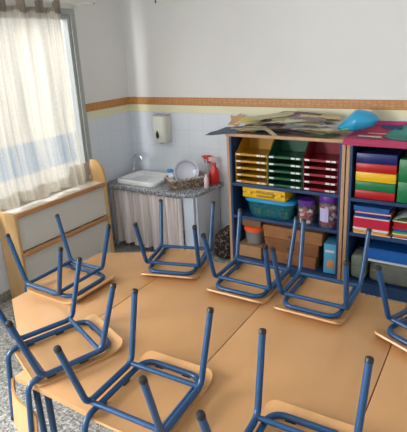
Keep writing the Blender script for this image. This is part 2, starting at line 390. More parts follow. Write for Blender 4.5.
# ---------------------------------------------------------------- book display cabinet below the window
cab = thing('display_cabinet', 'low white display cabinet with rounded beech side panels under the curtained window', 'cabinet', (-2.80, 2.26, 0))
cx = -2.80; K0, K1 = 1.815, 2.715
def side_outline():
    pts = [(-2.912, 0), (-2.705, 0), (-2.705, .70)]
    for k in range(1, 10):
        a = PI/2*k/9; pts.append((-2.80+.095*math.cos(a), .70+.17*math.sin(a)))
    pts += [(-2.85, .868), (-2.855, .69), (-2.912, .69)]
    return pts
for yy in (K0, K1-.022):
    b = MB(); ol = [(x-cx, z) for x, z in (side_outline() if yy > K0 else [(-2.912, 0), (-2.705, 0), (-2.705, .66), (-2.712, .68), (-2.725, .69), (-2.912, .69)])]
    mt = Matrix(((1, 0, 0, 0), (0, 0, 1, 0), (0, 1, 0, 0), (0, 0, 0, 1)))
    b.prism(ol, yy-2.26, yy+.022-2.26, .003, mt); b.obj('side_panel', M['beech'], cab)
L = lambda bx: bx
ya, yb_ = K0+.022-2.26, K1-.022-2.26
bp_ = [(ya, .69), (yb_, .69), (yb_, .845), (2.50-2.26, .845), (2.49-2.26, .79), (2.44-2.26, .735)]
for yc in (2.20, 1.98): bp_ += [(yc+.07-2.26, .735), (yc+.055-2.26, .77), (yc+.03-2.26, .785), (yc-.03-2.26, .785), (yc-.055-2.26, .77), (yc-.07-2.26, .735)]
bp_.append((ya, .735))
MB().prism(bp_, -2.885-cx, -2.873-cx, .001, Matrix(((0, 0, 1, 0), (1, 0, 0, 0), (0, 1, 0, 0), (0, 0, 0, 1)))).obj('back_panel', M['cabgrey'], cab, smooth=False)
MB().box(-2.90-cx, -2.715-cx, ya, yb_, .668, .685, .001).obj('top_shelf', M['cabwhite'], cab, smooth=False)
for z in (.655, .365):
    MB().box(-2.722-cx, -2.700-cx, ya, yb_, z, z+.036, .005).obj('rail', M['beechh'], cab)
MB().box(-2.735-cx, -2.724-cx, ya, yb_, .405, .655, .001).obj('upper_panel', M['cabwhite'], cab, smooth=False)
MB().box(-2.735-cx, -2.724-cx, ya, yb_, .05, .362, .001).obj('lower_panel', M['cabwhite'], cab, smooth=False)
MB().box(-2.90-cx, -2.74-cx, ya, yb_, .03, .048).obj('bottom_board', M['cabwhite'], cab, smooth=False)

# ---------------------------------------------------------------- tables
TZ = .53; TH = .022
def table(name_label, corners, near=None):
    cxm = sum(p[0] for p in corners)/len(corners); cym = sum(p[1] for p in corners)/len(corners)
    t = thing('school_table', name_label, 'table', (cxm, cym, 0), 0, 'tables pushed together')
    ol = [(x-cxm, y-cym) for x, y in corners]
    def inset(d):
        n = len(ol); out = []
        for i in range(n):
            p = Vector(ol[i]); a = (Vector(ol[i-1])-p).normalized(); c = (Vector(ol[(i+1) % n])-p).normalized()
            th = a.angle(c); out.append(tuple(p+(a+c).normalized()*d/math.sin(th/2)))
        return out
    MB().prism(ol, TZ-.004, TZ, .0015).obj('tabletop', M['table'], t)
    MB().prism(ol, TZ-TH, TZ-.0041, .002).obj('edge_band', M['tedge'], t)
    ins = inset(.06)
    fr = MB(); n = len(ins)
    for i in range(n):
        p, q_ = Vector((*ins[i], TZ-TH-.018)), Vector((*ins[(i+1) % n], TZ-TH-.018)); d = (q_-p).normalized()
        fr.tube([p, q_], .0135, 10)
    fr.obj('apron_frame', M['blue'], t)
    spots = inset(.034)
    for wx, wy in near or ():     # legs whose place shows in the photo
        i = min(range(len(spots)), key=lambda q: (spots[q][0]+cxm-wx)**2+(spots[q][1]+cym-wy)**2); spots[i] = (wx-cxm, wy-cym)
    for x, y in spots:
        lg = MB().tube([(x, y, .02), (x, y, TZ-TH)], .014, 16).obj('leg', M['blue'], t)
        MB().lathe([(.0155, 0), (.0165, .004), (.0165, .03), (.0145, .032)], 16, T((x, y, 0))).obj('leg_cap', M['black'], lg)
    return t
S1, S2, S3 = -1.475, -.858, -.263
g = .002
table('trapezoid beech-topped table at the left end beside the display cabinet', [(-2.0, 1.245), (S1-g, .915), (S1-g, 2.16), (-2.0, 1.872)], [(-1.497, .962)])
table('rectangular beech-topped table second from the left, holding the near middle chair', [(S1+g, .868), (S2-g, .868), (S2-g, 2.085), (S1+g, 2.085)], [(-1.420, .958)])
table('rectangular beech-topped table third from the left, before the gap between both shelves', [(S2+g, .868), (S3-g, .868), (S3-g, 2.085), (S2+g, 2.085)])
table('beech-topped table at the right end, cut by the right edge of the photo', [(S3+g, .868), (.26, 1.17), (.26, 1.79), (S3+g, 2.085)])

# ---------------------------------------------------------------- chairs (upside down, seat on the table)
CH = {}
def chair_meshes():
    d = {}
    ol = rrect(-.157, .157, -.145, .185, [.055, .055, .03, .03], 7)
    def seat_pt(u, v):
        y = -.145+.37*v; x = -.157+.314*u
        for y0, s_, r_ in ((.225, 1, .035), (-.145, -1, .03)):
            dd = (y-(y0-s_*r_))*s_
            if dd > 0: x *= (.157-r_+math.sqrt(max(0, r_*r_-dd*dd)))/.157
        z = .009+.025*(max(0, y-.13)/.095)**2+.006*(max(0, -.10-y)/.045)**2
        return (x, y, z)
    vv = [0, .01, .03, .055, .08, .12, .2, .35, .5, .65, .72, .76, .8, .84, .88, .91, .935, .955, .97, .98, .99, .996, 1]
    def sp(u, v):
        q = v*(len(vv)-1); i = min(int(q), len(vv)-2); return seat_pt(u, vv[i]+(vv[i+1]-vv[i])*(q-i))
    d['seat'] = MB().grid(sp, 20, len(vv)-1, .0084).mesh('seat', M['ply'], ang=50)
    zc = .025; R = .011
    up = Vector((0, -.10, -1)).normalized()
    def upr(x): return [Vector((x, -.165, zc)) + up*.315]
    hoop = [upr(-.128)[0], (-.128, -.168, zc), (-.128, .178, zc), (.128, .178, zc), (.128, -.168, zc), upr(.128)[0]]
    d['seat_frame'] = MB().tube(fillet(hoop, [0, .045, .05, .05, .045, 0], 8), R, 12).mesh('seat_frame', M['blue'])
    d['upright_cap'] = [MB().lathe([(.0118, 0), (.0122, .012), (.009, .018), (0, .019)], 12, T(upr(x)[0]) @ up.to_track_quat('Z', 'Y').to_matrix().to_4x4()).mesh('frame_cap', M['black']) for x in (-.128, .128)]
    d['spacer'] = []
    for x, y, sx, sy in ((-.06, .176, .018, .008), (.06, .176, .018, .008), (-.128, .05, .008, .018), (.128, .05, .008, .018), (-.128, -.08, .008, .018), (.128, -.08, .008, .018)):
        d['spacer'].append(MB().box(x-sx, x+sx, y-sy, y+sy, .0092, .017, .002).mesh('spacer', M['black']))
    d['leg'] = []; d['cap'] = []
    for sx in (-1, 1):
        for sy in (-1, 1):
            foot = Vector((.163*sx, .198*sy, .305)); base = Vector((.152*sx, .122*sy, .042)); rail = Vector((.152*sx, .03*sy, .042))
            p = fillet([foot, base, rail], [0, .038, 0], 8)
            d['leg'].append(MB().tube(p, .0115, 14).mesh('leg', M['blue']))
            dr = (foot-base).normalized()
            d['cap'].append(MB().lathe([(.0117, -.008), (.0125, -.007), (.0125, .003), (.010, .008), (.005, .0098), (0, .010)], 14, T(foot) @ dr.to_track_quat('Z', 'Y').to_matrix().to_4x4()).mesh('leg_cap', M['black']))
    d['side_rail'] = [MB().tube([(.152*s, -.032, .042), (.152*s, .032, .042)], .0114, 14).mesh('side_rail', M['blue']) for s in (-1, 1)]
    d['crossbar'] = [MB().tube([(-.152, y, .046), (.152, y, .046)], .0095, 12).mesh('crossbar', M['blue']) for y in (-.112, .112)]
    def bk(u, v):
        x = -.145+.29*u; s = .125+.155*v
        # rounded corners by pulling in the ends
        e = abs(2*u-1); cr = max(0, e-.82)/.18
        s = .2025+(s-.2025)*(1-.28*cr*cr)
        p = Vector((x, -.165, zc))+up*s
        p.y += .0215 - .034*(1-(2*u-1)**2)
        return p
    d['backrest'] = MB().grid(bk, 28, 6, .009).mesh('backrest', M['ply'], ang=50)
    d['screw'] = []
    for x in (-.104, .104):
        for s in (.17, .24):
            p = Vector((x, -.165, zc))+up*s; p.y += .0125-.034*(1-(x/.145)**2)
            d['screw'].append(MB().lathe([(.006, 0), (.005, .003), (0, .0035)], 10, T(p) @ Matrix.Rotation(PI/2, 4, 'X')).mesh('screw', M['chrome']))
    return d
CH = chair_meshes()
def chair(x, y, deg, label):
    t = thing('child_chair', label, 'chair', (x, y, TZ), math.radians(deg), 'upturned chairs on the tables')
    link('seat', CH['seat'], t)
    f = link('seat_frame', CH['seat_frame'], t); [link('spacer', q_, f) for q_ in CH['spacer']]
    for c in CH['upright_cap']: link('frame_cap', c, f)
    for lg, cp in zip(CH['leg'], CH['cap']):
        o = link('leg', lg, t); link('leg_cap', cp, o)
    for k in (0, 1): link('side_rail', CH['side_rail'][k], t); link('crossbar', CH['crossbar'][k], t)
    bkr = link('backrest', CH['backrest'], t); [link('screw', q_, bkr) for q_ in CH['screw']]
    return t
chair(-1.874, 1.497, -90, 'upturned blue-framed chair on the left table end, in front of the display cabinet')
chair(-1.425, 1.05, -20.5, 'upturned blue-framed chair on the near left table corner, backrest hanging over the terrazzo floor')
chair(-.925, .995, 3, 'upturned blue-framed chair in the middle of the near table edge')
chair(-.388, .978, 2.5, 'upturned blue-framed chair closest to the bottom right, seat cut by the frame')
chair(-1.468, 1.982, 197, 'upturned blue-framed chair in front of the sink counter skirt')
chair(-.996, 1.968, 181, 'upturned blue-framed chair in front of the brown boxes, second along the far table edge')
chair(-.628, 1.962, 180.5, 'upturned blue-framed chair in front of the gap between both shelves')
chair(-.107, 1.887, 154, 'upturned blue-framed chair cut off by the right edge of the photo')

# ---------------------------------------------------------------- sink counter
ct = thing('sink_counter', 'low sink counter with speckled granite top and a pleated cloth skirt in the room corner', 'counter', (-2.43, 3.1, 0))
ox, oy = -2.43, 3.1
tl = [(-2.925, 3.343), (-2.925, 2.90), (-2.72, 2.885), (-2.30, 2.885), (-2.06, 2.905), (-2.0, 2.935), (-1.968, 2.99), (-1.945, 3.343)]
def poly(b, pts, z0, z1, bev=0): return b.prism([(x-ox, y-oy) for x, y in pts], z0, z1, bev)
poly(MB(), tl, .568, .60, .005).obj('granite_top', M['granite'], ct)
MB().box(-2.005-ox, -1.985-ox, 2.97-oy, 3.328-oy, 0, .567).obj('side_panel', M['counterwhite'], ct, smooth=False)
MB().box(-2.11-ox, -2.006-ox, 2.945-oy, 2.965-oy, 0, .567).obj('front_post', M['counterwhite'], ct, smooth=False)
MB().box(-2.915-ox, -2.88-ox, 2.94-oy, 3.328-oy, 0, .567).obj('wall_panel', M['counterwhite'], ct, smooth=False)
def skirt(u, v):
    x = -2.875+.765*u; z = .06+.49*v
    return (x-ox, 2.925-oy+.026*math.copysign(abs(math.sin(u*50+.9*math.sin(u*9)))**.7, math.sin(u*50+.9*math.sin(u*9)))*(1.1-.65*v)+.007*math.sin(u*131+z*3), z)
MB().grid(skirt, 220, 10).obj('skirt_curtain', M['skirt'], ct, ang=180)
MB().tube([(-2.87-ox, 2.943-oy, .545), (-2.115-ox, 2.943-oy, .545)], .004, 8).obj('skirt_wire', M['chrome'], ct)

sk = thing('sink_basin', 'white ceramic sink basin set into the granite counter', 'sink', (-2.625, 3.135, .6))
b = MB()
def ring(hx, hy, r, z): return [(x, y, z) for x, y in rrect(-hx, hx, -hy, hy, r, 6)]
rings = [ring(.215, .175, .05, .0005), ring(.218, .178, .052, .027), ring(.21, .17, .05, .036), ring(.188, .145, .05, .036), ring(.176, .132, .05, .022), ring(.168, .125, .05, .005), ring(.155, .11, .06, .003)]
vs = [p for rg in rings for p in rg]; n = len(rings[0]); fs = []
for i in range(len(rings)-1):
    for k in range(n): fs.append((i*n+k, i*n+(k+1) % n, (i+1)*n+(k+1) % n, (i+1)*n+k))
fs.append(tuple((len(rings)-1)*n+k for k in range(n)))
fs.append(tuple(range(n-1, -1, -1)))
b.add(vs, fs); b.obj('basin', M['ceramic'], sk, ang=60)
MB().lathe([(.022, .0035), (.022, .006), (.014, .006), (.012, .004)], 18).obj('drain', M['chrome'], sk)
fa = thing('faucet', 'chrome gooseneck faucet behind the sink basin', 'faucet', (-2.884, 3.27, .601))
MB().lathe([(.026, 0), (.026, .012), (.018, .02), (.016, .06), (.012, .065)], 18).obj('base', M['chrome'], fa)
arc = [(0, 0, .05), (.005, -.002, .10), (.018, -.008, .15), (.045, -.016, .19), (.08, -.022, .205), (.115, -.028, .195), (.135, -.031, .17), (.138, -.032, .15)]
MB().tube(fillet(arc, .03, 4), .0105, 12).obj('spout', M['chrome'], fa)
MB().tube([(0, 0, .04), (.02, -.03, .045), (.045, -.06, .055)], .006, 10).obj('handle', M['chrome'], fa)

# dish basket
M['wicker'] = speckle_mat('grey_wicker', [(136, 134, 134), (184, 184, 184), (208, 208, 208), (160, 158, 156)], 110, .7)
M['wickerd'] = speckle_mat('brown_wicker', [(118, 96, 80), (150, 126, 106), (100, 82, 68), (176, 162, 148)], 90, .75)
bk_ = thing('dish_basket', 'woven grey wicker dish basket on the counter beside the sink', 'basket', (-2.183, 3.128, .6006), math.radians(54))
hl, hw, hh = .143, .088, .082
MB().prism(rrect(-hl, hl, -hw, hw, .02), .001, .01).obj('bottom', M['wickerd'], bk_)
b = MB()
for k in range(6):
    z = .014+.012*k; s = 1+.024*k
    b.tube([(x, y, z) for x, y in rrect(-hl*s, hl*s, -hw*s, hw*s, .025, 4)], .0066, 8, closed=True)
b.obj('woven_side', M['wickerd'], bk_)
b = MB(); ol = rrect(-hl*1.14, hl*1.14, -hw*1.14, hw*1.14, .03, 5)
per = []
for i in range(len(ol)):
    p, q_ = Vector(ol[i]), Vector(ol[(i+1) % len(ol)]); L_ = (q_-p).length; ns = max(1, int(L_/.006))
    for j in range(ns): per.append(p+(q_-p)*j/ns)
for ph in (0, PI):
    b.tube([(p.x, p.y, hh+.005*math.sin(i*.75+ph)) for i, p in enumerate(per)], .0065, 8, closed=True)
b.obj('braided_rim', M['wicker'], bk_)
M['ribbon'] = mat('ribbon_brown', srgb(150, 92, 70), .6)
MB().tube(fillet([(-.165, .05, .03), (-.185, .03, .085), (-.19, -.01, .09), (-.178, -.05, .05), (-.165, -.07, .015)], .02, 4), .005, 8).obj('ribbon', M['ribbon'], bk_)
pl = thing('plate', 'pale grey-lilac dinner plate standing upright in the dish basket', 'plate', (-2.178, 3.125, .6115), math.radians(26))
M['plate'] = mat('plate_glaze', srgb(196, 198, 212), .2, coat=.3); M['plate2'] = mat('plate_rim', srgb(120, 124, 150), .3)
pm_ = T((0, 0, .108), rx=math.radians(76))
MB().lathe([(0, -.004), (.06, -.004), (.068, .0), (.105, .012), (.108, .014), (.107, .017), (.104, .017), (.066, .005), (.058, .001), (0, .001)], 48, pm_).obj('dish', M['plate'], pl)
b = MB()
for k in range(36):
    a_ = 2*PI*k/36; b.box(-.004, .004, -.009, .009, 0, .0015, 0, mtx=pm_ @ Matrix.Rotation(a_, 4, 'Z') @ T((0, .088, .0118), rx=math.radians(17)))
b.obj('rim_pattern', M['plate2'], pl, smooth=False)
M['bagw'] = mat('bag_white', srgb(228, 232, 240), .5); M['bagb'] = mat('bag_blue', srgb(50, 140, 215), .45)
bag = thing('crumpled_bag', 'crumpled white and blue plastic bag lying in the dish basket left of the plate', 'bag', (-2.293, 3.066, .6135))
def blob(b, c, r, amp, seed, nu=22, nv=14):
    rg = random.Random(seed); ph = [rg.uniform(0, 6) for _ in range(6)]
    def fn(u, v):
        a_ = 2*PI*u; t_ = PI*v; d = 1+amp*(math.sin(3*a_+ph[0])*math.sin(2*t_+ph[1])+.6*math.sin(5*a_+4*t_+ph[2])+.4*math.sin(9*a_-3*t_+ph[3]))*math.sin(t_)
        return (c[0]+r[0]*d*math.cos(a_)*math.sin(t_), c[1]+r[1]*d*math.sin(a_)*math.sin(t_), c[2]-r[2]*d*math.cos(t_))
    return b.grid(fn, nu, nv)
blob(MB(), (0, 0, .058), (.028, .03, .056), .12, 3).obj('bag_body', M['bagw'], bag)
blob(MB(), (-.006, -.006, .122), (.03, .026, .016), .15, 5).obj('blue_print', M['bagb'], bag)

# bottles
M['red'] = mat('red_liquid', srgb(205, 40, 44), .2, coat=.4); M['redcap'] = mat('red_plastic', srgb(200, 52, 46), .35)
M['clear'] = clear_mat('clear_plastic', srgb(225, 215, 222), .35); M['pinkw'] = mat('pale_pink_plastic', srgb(232, 205, 212), .35)
def spray(x, y, rz, h, rb, body, neck, head, label):
    s = thing('spray_bottle', label, 'bottle', (x, y, .6), rz, 'spray bottles')
    MB().lathe([(rb*.92, 0), (rb, .006), (rb, h*.42), (rb*.85, h*.52), (rb*.45, h*.62), (rb*.38, h*.70), (0, h*.70)], 24, sy=.8).obj('body', body, s)
    MB().lathe([(rb*.46, h*.69), (rb*.46, h*.78), (0, h*.78)], 18).obj('collar', neck, s)
    hd = MB().box(-.045, .022, -.011, .011, h*.84, h*.98, .006).box(-.012, .012, -.009, .009, h*.775, h*.86, .003).obj('spray_head', head, s)
    MB().box(-.058, -.044, -.007, .007, h*.90, h*.96, .002).obj('nozzle', neck, hd)
    MB().tube([(-.024, 0, h*.85), (-.034, 0, h*.78), (-.030, 0, h*.70)], .005, 8).obj('trigger', neck, hd)
spray(-1.992, 3.27, math.radians(35), .235, .042, M['red'], M['redcap'], M['pinkw'], 'red spray bottle with a pale pink head at the counter right edge')
spray(-2.075, 3.318, math.radians(20), .235, .028, M['clear'], M['redcap'], M['redcap'], 'clear spray bottle with a bright red head behind the dish basket')
sb = thing('small_bottle', 'small pale pink bottle in front of the red spray bottle', 'bottle', (-1.998, 3.145, .6))
MB().lathe([(.018, 0), (.02, .004), (.02, .075), (.016, .085), (.009, .09), (0, .09)], 20).obj('body', M['pinkw'], sb)
MB().lathe([(.010, .088), (.010, .108), (.007, .112), (0, .112)], 16).obj('cap', M['whitepl'], sb)

# soap dispenser
sd = thing('soap_dispenser', 'white soap dispenser with dark drop-shaped window on the tiled back wall', 'dispenser', (-2.535, YB-.006, .92))
M['disp'] = mat('dispenser_white', srgb(222, 222, 214), .3); M['dark'] = mat('dark_window', srgb(40, 48, 50), .15); M['dgrey'] = mat('grey_lid', srgb(170, 174, 176), .35)
def dsp(hx, d, r): return [(x, y) for x, y in rrect(-hx, hx, -d, 0, [0.002, .002, r, r], 6)]
b = MB(); ol0 = dsp(.066, .085, .03); ol1 = dsp(.074, .105, .035); n = len(ol0)
zz = [(0, ol0, .9), (.008, ol0, 1), (.12, ol1, 1), (.225, ol1, 1), (.235, ol1, .95)]
vs = []; fs = []
for z, o_, s in zz: vs += [(x*s, y*s, z) for x, y in o_]
for i in range(len(zz)-1):
    for k in range(n): fs.append((i*n+k, i*n+(k+1) % n, (i+1)*n+(k+1) % n, (i+1)*n+k))
fs += [tuple(range(n-1, -1, -1)), tuple((len(zz)-1)*n+k for k in range(n))]
b.add(vs, fs); b.obj('housing', M['disp'], sd, ang=50)
MB().prism([(x*.94, y*.94) for x, y in ol1], .236, .248, .004).obj('lid', M['dgrey'], sd)
drop = []
for k in range(25):
    a_ = 2*PI*k/25; drop.append((.016*math.sin(a_)*(1-.45*math.cos(a_)) if math.cos(a_) > 0 else .016*math.sin(a_), .036*math.cos(a_) + (.010 if math.cos(a_) > .95 else 0)))
MB().prism(drop, 0, .004, .001, T((-.012, -.100, .075), rx=PI/2)).obj('level_window', M['dark'], sd)
MB().lathe([(.018, -.01), (.016, .002)], 14, T((0, -.055, 0))).obj('outlet', M['dgrey'], sd)

# poster cut by the top of the photo
po = thing('wall_poster', 'pale poster on the back wall, only its lower edge showing above the sink corner', 'poster', (-2.35, YB, 2.07), 0)
M['poster'] = mat('poster_paper', srgb(222, 224, 216), .6)
pp = T(ry=math.radians(4.5))
MB().box(-.20, .17, -.012, -.0005, 0, .5, .002, mtx=pp).obj('sheet', M['poster'], po, smooth=False)
MB().box(-.185, -.175, -.018, -.0125, -.006, .02, .001, mtx=pp).obj('clip', M['dark'], po, smooth=False)

# dark printed bag between counter and shelf
db = thing('cloth_bag', 'dark printed cloth bag slumped on the floor between counter and shelf', 'bag', (-1.838, 3.18, 0))
def dbag(u, v):
    a_ = 2*PI*u; t_ = PI*v; ca, sa, st, ctt = math.cos(a_), math.sin(a_), math.sin(t_), -math.cos(t_)
    f = lambda q: math.copysign(abs(q)**.6, q); r_ = 1+.07*math.sin(4*a_+2*t_)+.05*math.sin(7*a_-3*t_)
    z = .13+.13*f(ctt)*(1-.2*f(ca)*-1*(ctt > 0)*.6)
    return (.092*f(ca)*f(st)*r_*(1-.2*v), .14*f(sa)*f(st)*r_*(1-.2*v), max(0.001, z))
MB().grid(dbag, 40, 24).obj('bag_body', M['floral'], db, ang=180)
MB().tube(fillet([(-.03, -.05, .225), (-.02, -.03, .25), (.0, .03, .25), (.0, .05, .225)], .02, 5), .007, 8).obj('strap', M['black'], db)

# ---------------------------------------------------------------- shelf units
SY0, SY1 = 3.03, 3.335
M['edge'] = mat('shelf_edge_wood', srgb(186, 146, 112), .45, var=.06, scale=20)
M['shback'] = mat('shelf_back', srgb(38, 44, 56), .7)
def shelf(x0, x1, zs, label):
    s = thing('shelf_unit', label, 'shelf', ((x0+x1)/2, (SY0+SY1)/2, 0)); X, Y = (x0+x1)/2, (SY0+SY1)/2
    for (a_, c_) in ((x0, x0+.022), (x1-.022, x1)):
        sp = MB().box(a_-X, c_-X, SY0-Y, SY1-Y, 0, 1.066, .002).obj('side_panel', M['edge'], s, smooth=False)
        i0, i1 = (c_, c_+.016) if a_ == x0 else (a_-.016, a_)
        MB().box(i0-X, i1-X, SY0+.003-Y, SY1-.013-Y, .02, 1.066).obj('inner_face', M['bluesh'], sp, smooth=False)
    MB().box(x0-.003-X, x1+.003-X, SY0-.012-Y, SY1-Y, 1.0665, 1.09, .003).obj('top_board', M['edge'], s, smooth=False)
    for z in zs:
        MB().box(x0+.0385-X, x1-.0385-X, SY0+.004-Y, SY1-.0135-Y, z-.022, z, .002).obj('shelf_board', M['bluesh'], s, smooth=False)
    MB().box(x0+.0385-X, x1-.0385-X, SY0+.015-Y, SY0+.03-Y, 0, zs[0]-.0225).obj('plinth', M['bluesh'], s, smooth=False)
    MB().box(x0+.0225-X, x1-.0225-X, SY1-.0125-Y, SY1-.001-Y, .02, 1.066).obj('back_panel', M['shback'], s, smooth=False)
    return s
A0, A1 = -1.728, -.834; B0, B1 = -.826, .06
ZA, ZB, ZC = .705, .442, .088
shelf(A0, A1, (ZC, ZB, ZA), 'blue wood-edged shelf unit holding the coloured tray racks')
shelf(B0, B1, (ZC, ZB+.005, .695), 'blue wood-edged shelf unit under the pink foam mat')

# tray racks
def P(name, rgb, rough=.4, **k): M[name] = mat(name, srgb(*rgb), rough, **k); return M[name]
P('tray_yellow', (188, 138, 26)); P('tray_green', (14, 84, 58)); P('tray_red', (142, 22, 42)); P('label_white', (226, 226, 220), .5)
def tray_rack(x0, x1, mt, label):
    t = thing('tray_rack', label, 'tray rack', ((x0+x1)/2, 3.06, ZA+.0006), 0, 'letter tray racks on the upper shelf')
    W = (x1-x0)/2; D = .24
    for s in (-1, 1):
        ol = [(0, 0), (D, 0), (D, .325), (.15, .325)]
        for k in range(1, 9):
            q_ = k/8; ol.append((.15-.15*q_, .325-(.325-.235)*(.5-.5*math.cos(PI*q_))))
        mt4 = Matrix(((0, 0, 1, 0), (1, 0, 0, 0), (0, 1, 0, 0), (0, 0, 0, 1)))
        xx = s*W-(.004 if s > 0 else 0)
        MB().prism(ol, xx, xx+.004, 0, mt4).obj('side_wall', mt, t, smooth=False)
    MB().box(-W+.004, W-.004, D-.004, D, .001, .32).obj('rear_wall', mt, t, smooth=False)
    for k in range(5):
        z = .006+.0525*k
        tr = MB().box(-W+.004, W-.004, .002, D-.005, z, z+.003).box(-W+.004, W-.004, -.003, .002, z-.004, z+.013, .001).obj('tray', mt, t, smooth=False)
        for p_, q_ in ((-W+.010, -W+.045), (W-.085, W-.055), (W-.048, W-.018)): MB().box(p_, q_, -.0045, -.003, z-.002, z+.011).obj('label_card', M['label_white'], tr, smooth=False)
tray_rack(-1.672, -1.408, M['tray_yellow'], 'yellow five-tier letter tray rack at the left of the upper shelf')
tray_rack(-1.402, -1.138, M['tray_green'], 'dark green five-tier letter tray rack between the yellow and red ones')
tray_rack(-1.132, -.885, M['tray_red'], 'dark red five-tier letter tray rack at the right of the upper shelf')

# teal box with blue lid, yellow case, jars
P('lid_blue', (38, 150, 205), .35); M['tealclear'] = clear_mat('teal_clear', srgb(40, 130, 140), .45, .15)
bx = thing('storage_box', 'translucent teal storage box with bright blue lid on the middle shelf', 'box', (-1.405, 3.165, ZB+.0006))
b = MB(); r_a = [(.165, .085, 0), (.172, .09, .012), (.19, .108, .125)]
vs = []; fs = []; n = None
for hx, hy, z in r_a:
    o_ = rrect(-hx, hx, -hy, hy, .05, 7); n = len(o_); vs += [(x, y, z) for x, y in o_]
for i in range(2):
    for k in range(n): fs.append((i*n+k, i*n+(k+1) % n, (i+1)*n+(k+1) % n, (i+1)*n+k))
fs.append(tuple(range(n-1, -1, -1))); b.add(vs, fs); b.obj('tub', M['tealclear'], bx, ang=50)
MB().prism(rrect(-.205, .205, -.12, .12, .06, 8), .1255, .142, .005).prism(rrect(-.19, .19, -.105, .105, .05, 8), .142, .147, .002).obj('lid', M['lid_blue'], bx, ang=40)
cols = [(200, 60, 60), (220, 200, 60), (60, 160, 80), (220, 120, 40), (180, 70, 140), (70, 120, 200)]
for i in range(16):
    x, y = (-.13+.26*(i % 8)/7, -.035+.07*(i//8)); c_ = cols[i % 6]; k = 'toy%d' % (i % 6)
    if k not in M: P(k, c_, .5)
    q_ = MB().box(-.016, .016, -.022, .022, 0, .05, .005, mtx=T((x, y, .002+.0*(i % 3)), rz=rnd.uniform(-.3, .3))).obj('toy_block', M[k], bx)
P('case_yellow', (228, 180, 20), .35)
cs = thing('carry_case', 'yellow plastic carry case with a handle lying on the blue lid', 'case', (-1.42, 3.165, ZB+.1475), math.radians(-2))
b = MB().box(-.20, .16, -.105, .11, .0005, .043, .010).box(-.20, .16, -.105, .11, .0435, .083, .010)
b.obj('shell', M['case_yellow'], cs)
P('case_dark', (176, 128, 16), .4)
MB().box(-.08, .07, -.1075, -.10, .018, .066, .003).obj('handle_recess', M['case_dark'], cs)
MB().tube(fillet([(-.07, -.106, .043), (-.07, -.121, .043), (.06, -.121, .043), (.06, -.106, .043)], .01, 4), .007, 10).obj('handle', M['case_yellow'], cs)
for x in (-.14, .11): MB().box(x-.02, x+.02, -.112, -.104, .028, .06, .003).obj('latch', M['case_yellow'], cs)
P('lid_purple', (92, 44, 140), .35); M['jarclear'] = clear_mat('jar_clear', srgb(235, 225, 228), .88, .08)
def jar(x, r, h, seed, palette, label, lab=None):
    j = thing('plastic_jar', label, 'jar', (x, 3.115, ZB+.0006), 0, 'purple-lidded jars')
    MB().lathe([(r*.92, 0), (r, .008), (r, h*.70), (r*.9, h*.78), (r*.86, h*.82)], 28).obj('jar_body', M['jarclear'], j)
    MB().lathe([(r*.98, h*.79), (r, h*.80), (r, h*.97), (r*.94, h), (0, h)], 28).obj('lid', M['lid_purple'], j)
    rg = random.Random(seed)
    nz = int(h*.68/.026)
    for k in range(nz):
        for q in range(5):
            a_ = 2*PI*q/5+k*.6+.4; c_ = palette[rg.randrange(len(palette))]; nm = 'fill_%d_%d_%d' % c_
            if nm not in M: P(nm, c_, .5)
            d_ = r*.60
            MB().box(-.014, .014, -.012, .012, -.011, .011, .005, mtx=T((d_*math.cos(a_), d_*math.sin(a_), .015+.026*k), rz=a_)).obj('filling_piece', M[nm], j)
    if lab:
        def lf(u, v):
            a_ = -PI/2-.75+1.0*u; return ((r+.001)*math.cos(a_), (r+.001)*math.sin(a_), h*.2+h*.42*v)
        MB().grid(lf, 12, 2).obj('paper_label', P('jar_label', (186, 178, 222), .5), j)
jar(-1.122, .064, .178, 1, [(226, 220, 214), (60, 40, 60), (226, 220, 214), (196, 60, 60), (210, 130, 60)], 'shorter purple-lidded jar of white and dark pieces beside the teal box')
jar(-.956, .070, .236, 2, [(178, 28, 50), (150, 20, 40), (178, 28, 50), (200, 190, 190), (120, 30, 60)], 'taller purple-lidded jar of red pieces at the right of the middle shelf', True)

# bottom compartment
P('carton', (150, 98, 56), .7, var=.12, scale=9); P('carton2', (136, 88, 52), .7, var=.12, scale=9); P('carton3', (158, 106, 62), .7, var=.12, scale=9); P('seam', (96, 62, 36), .8)
def carton(x0, x1, y0, z0, h, mt, label, d=.2):
    c = thing('cardboard_box', label, 'box', ((x0+x1)/2, y0+d/2, z0+.0006), rnd.uniform(-.02, .02), 'stacked brown boxes'); W = (x1-x0)/2
    MB().box(-W, W, -d/2, d/2, 0, h*.62, .003).obj('box_base', mt, c, smooth=False)
    MB().box(-W-.004, W+.004, -d/2-.004, d/2+.004, h*.62+.0005, h-.001, .003).obj('lid', mt, c, smooth=False)
    MB().box(-.03, .03, -d/2-.0015, -d/2, h*.2, h*.38, .0).obj('grip_slot', M['seam'], c, smooth=False)
carton(-1.445, -1.035, 3.075, ZC, .098, M['carton'], 'brown flat cardboard box at the bottom of the shelf stack')
carton(-1.44, -1.02, 3.08, ZC+.0985, .098, M['carton2'], 'brown flat cardboard box in the middle of the shelf stack')
carton(-1.45, -.99, 3.075, ZC+.197, .10, M['carton3'], 'brown flat cardboard box on top of the shelf stack')
P('lid_orange', (242, 92, 40), .4); M['tubclear'] = clear_mat('tub_clear', srgb(190, 190, 190), .6, .15)
P('kraft', (176, 132, 92), .7, var=.08, scale=12)
kb = thing('low_cardboard_tray', 'shallow light brown cardboard box under the orange-lidded tub', 'box', (-1.565, 3.16, ZC+.0006))
MB().box(-.105, .095, -.10, .09, 0, .085, .003).obj('box_body', M['kraft'], kb, smooth=False)
MB().box(-.108, .098, -.103, .093, .0855, .098, .002).obj('lid', M['kraft'], kb, smooth=False)
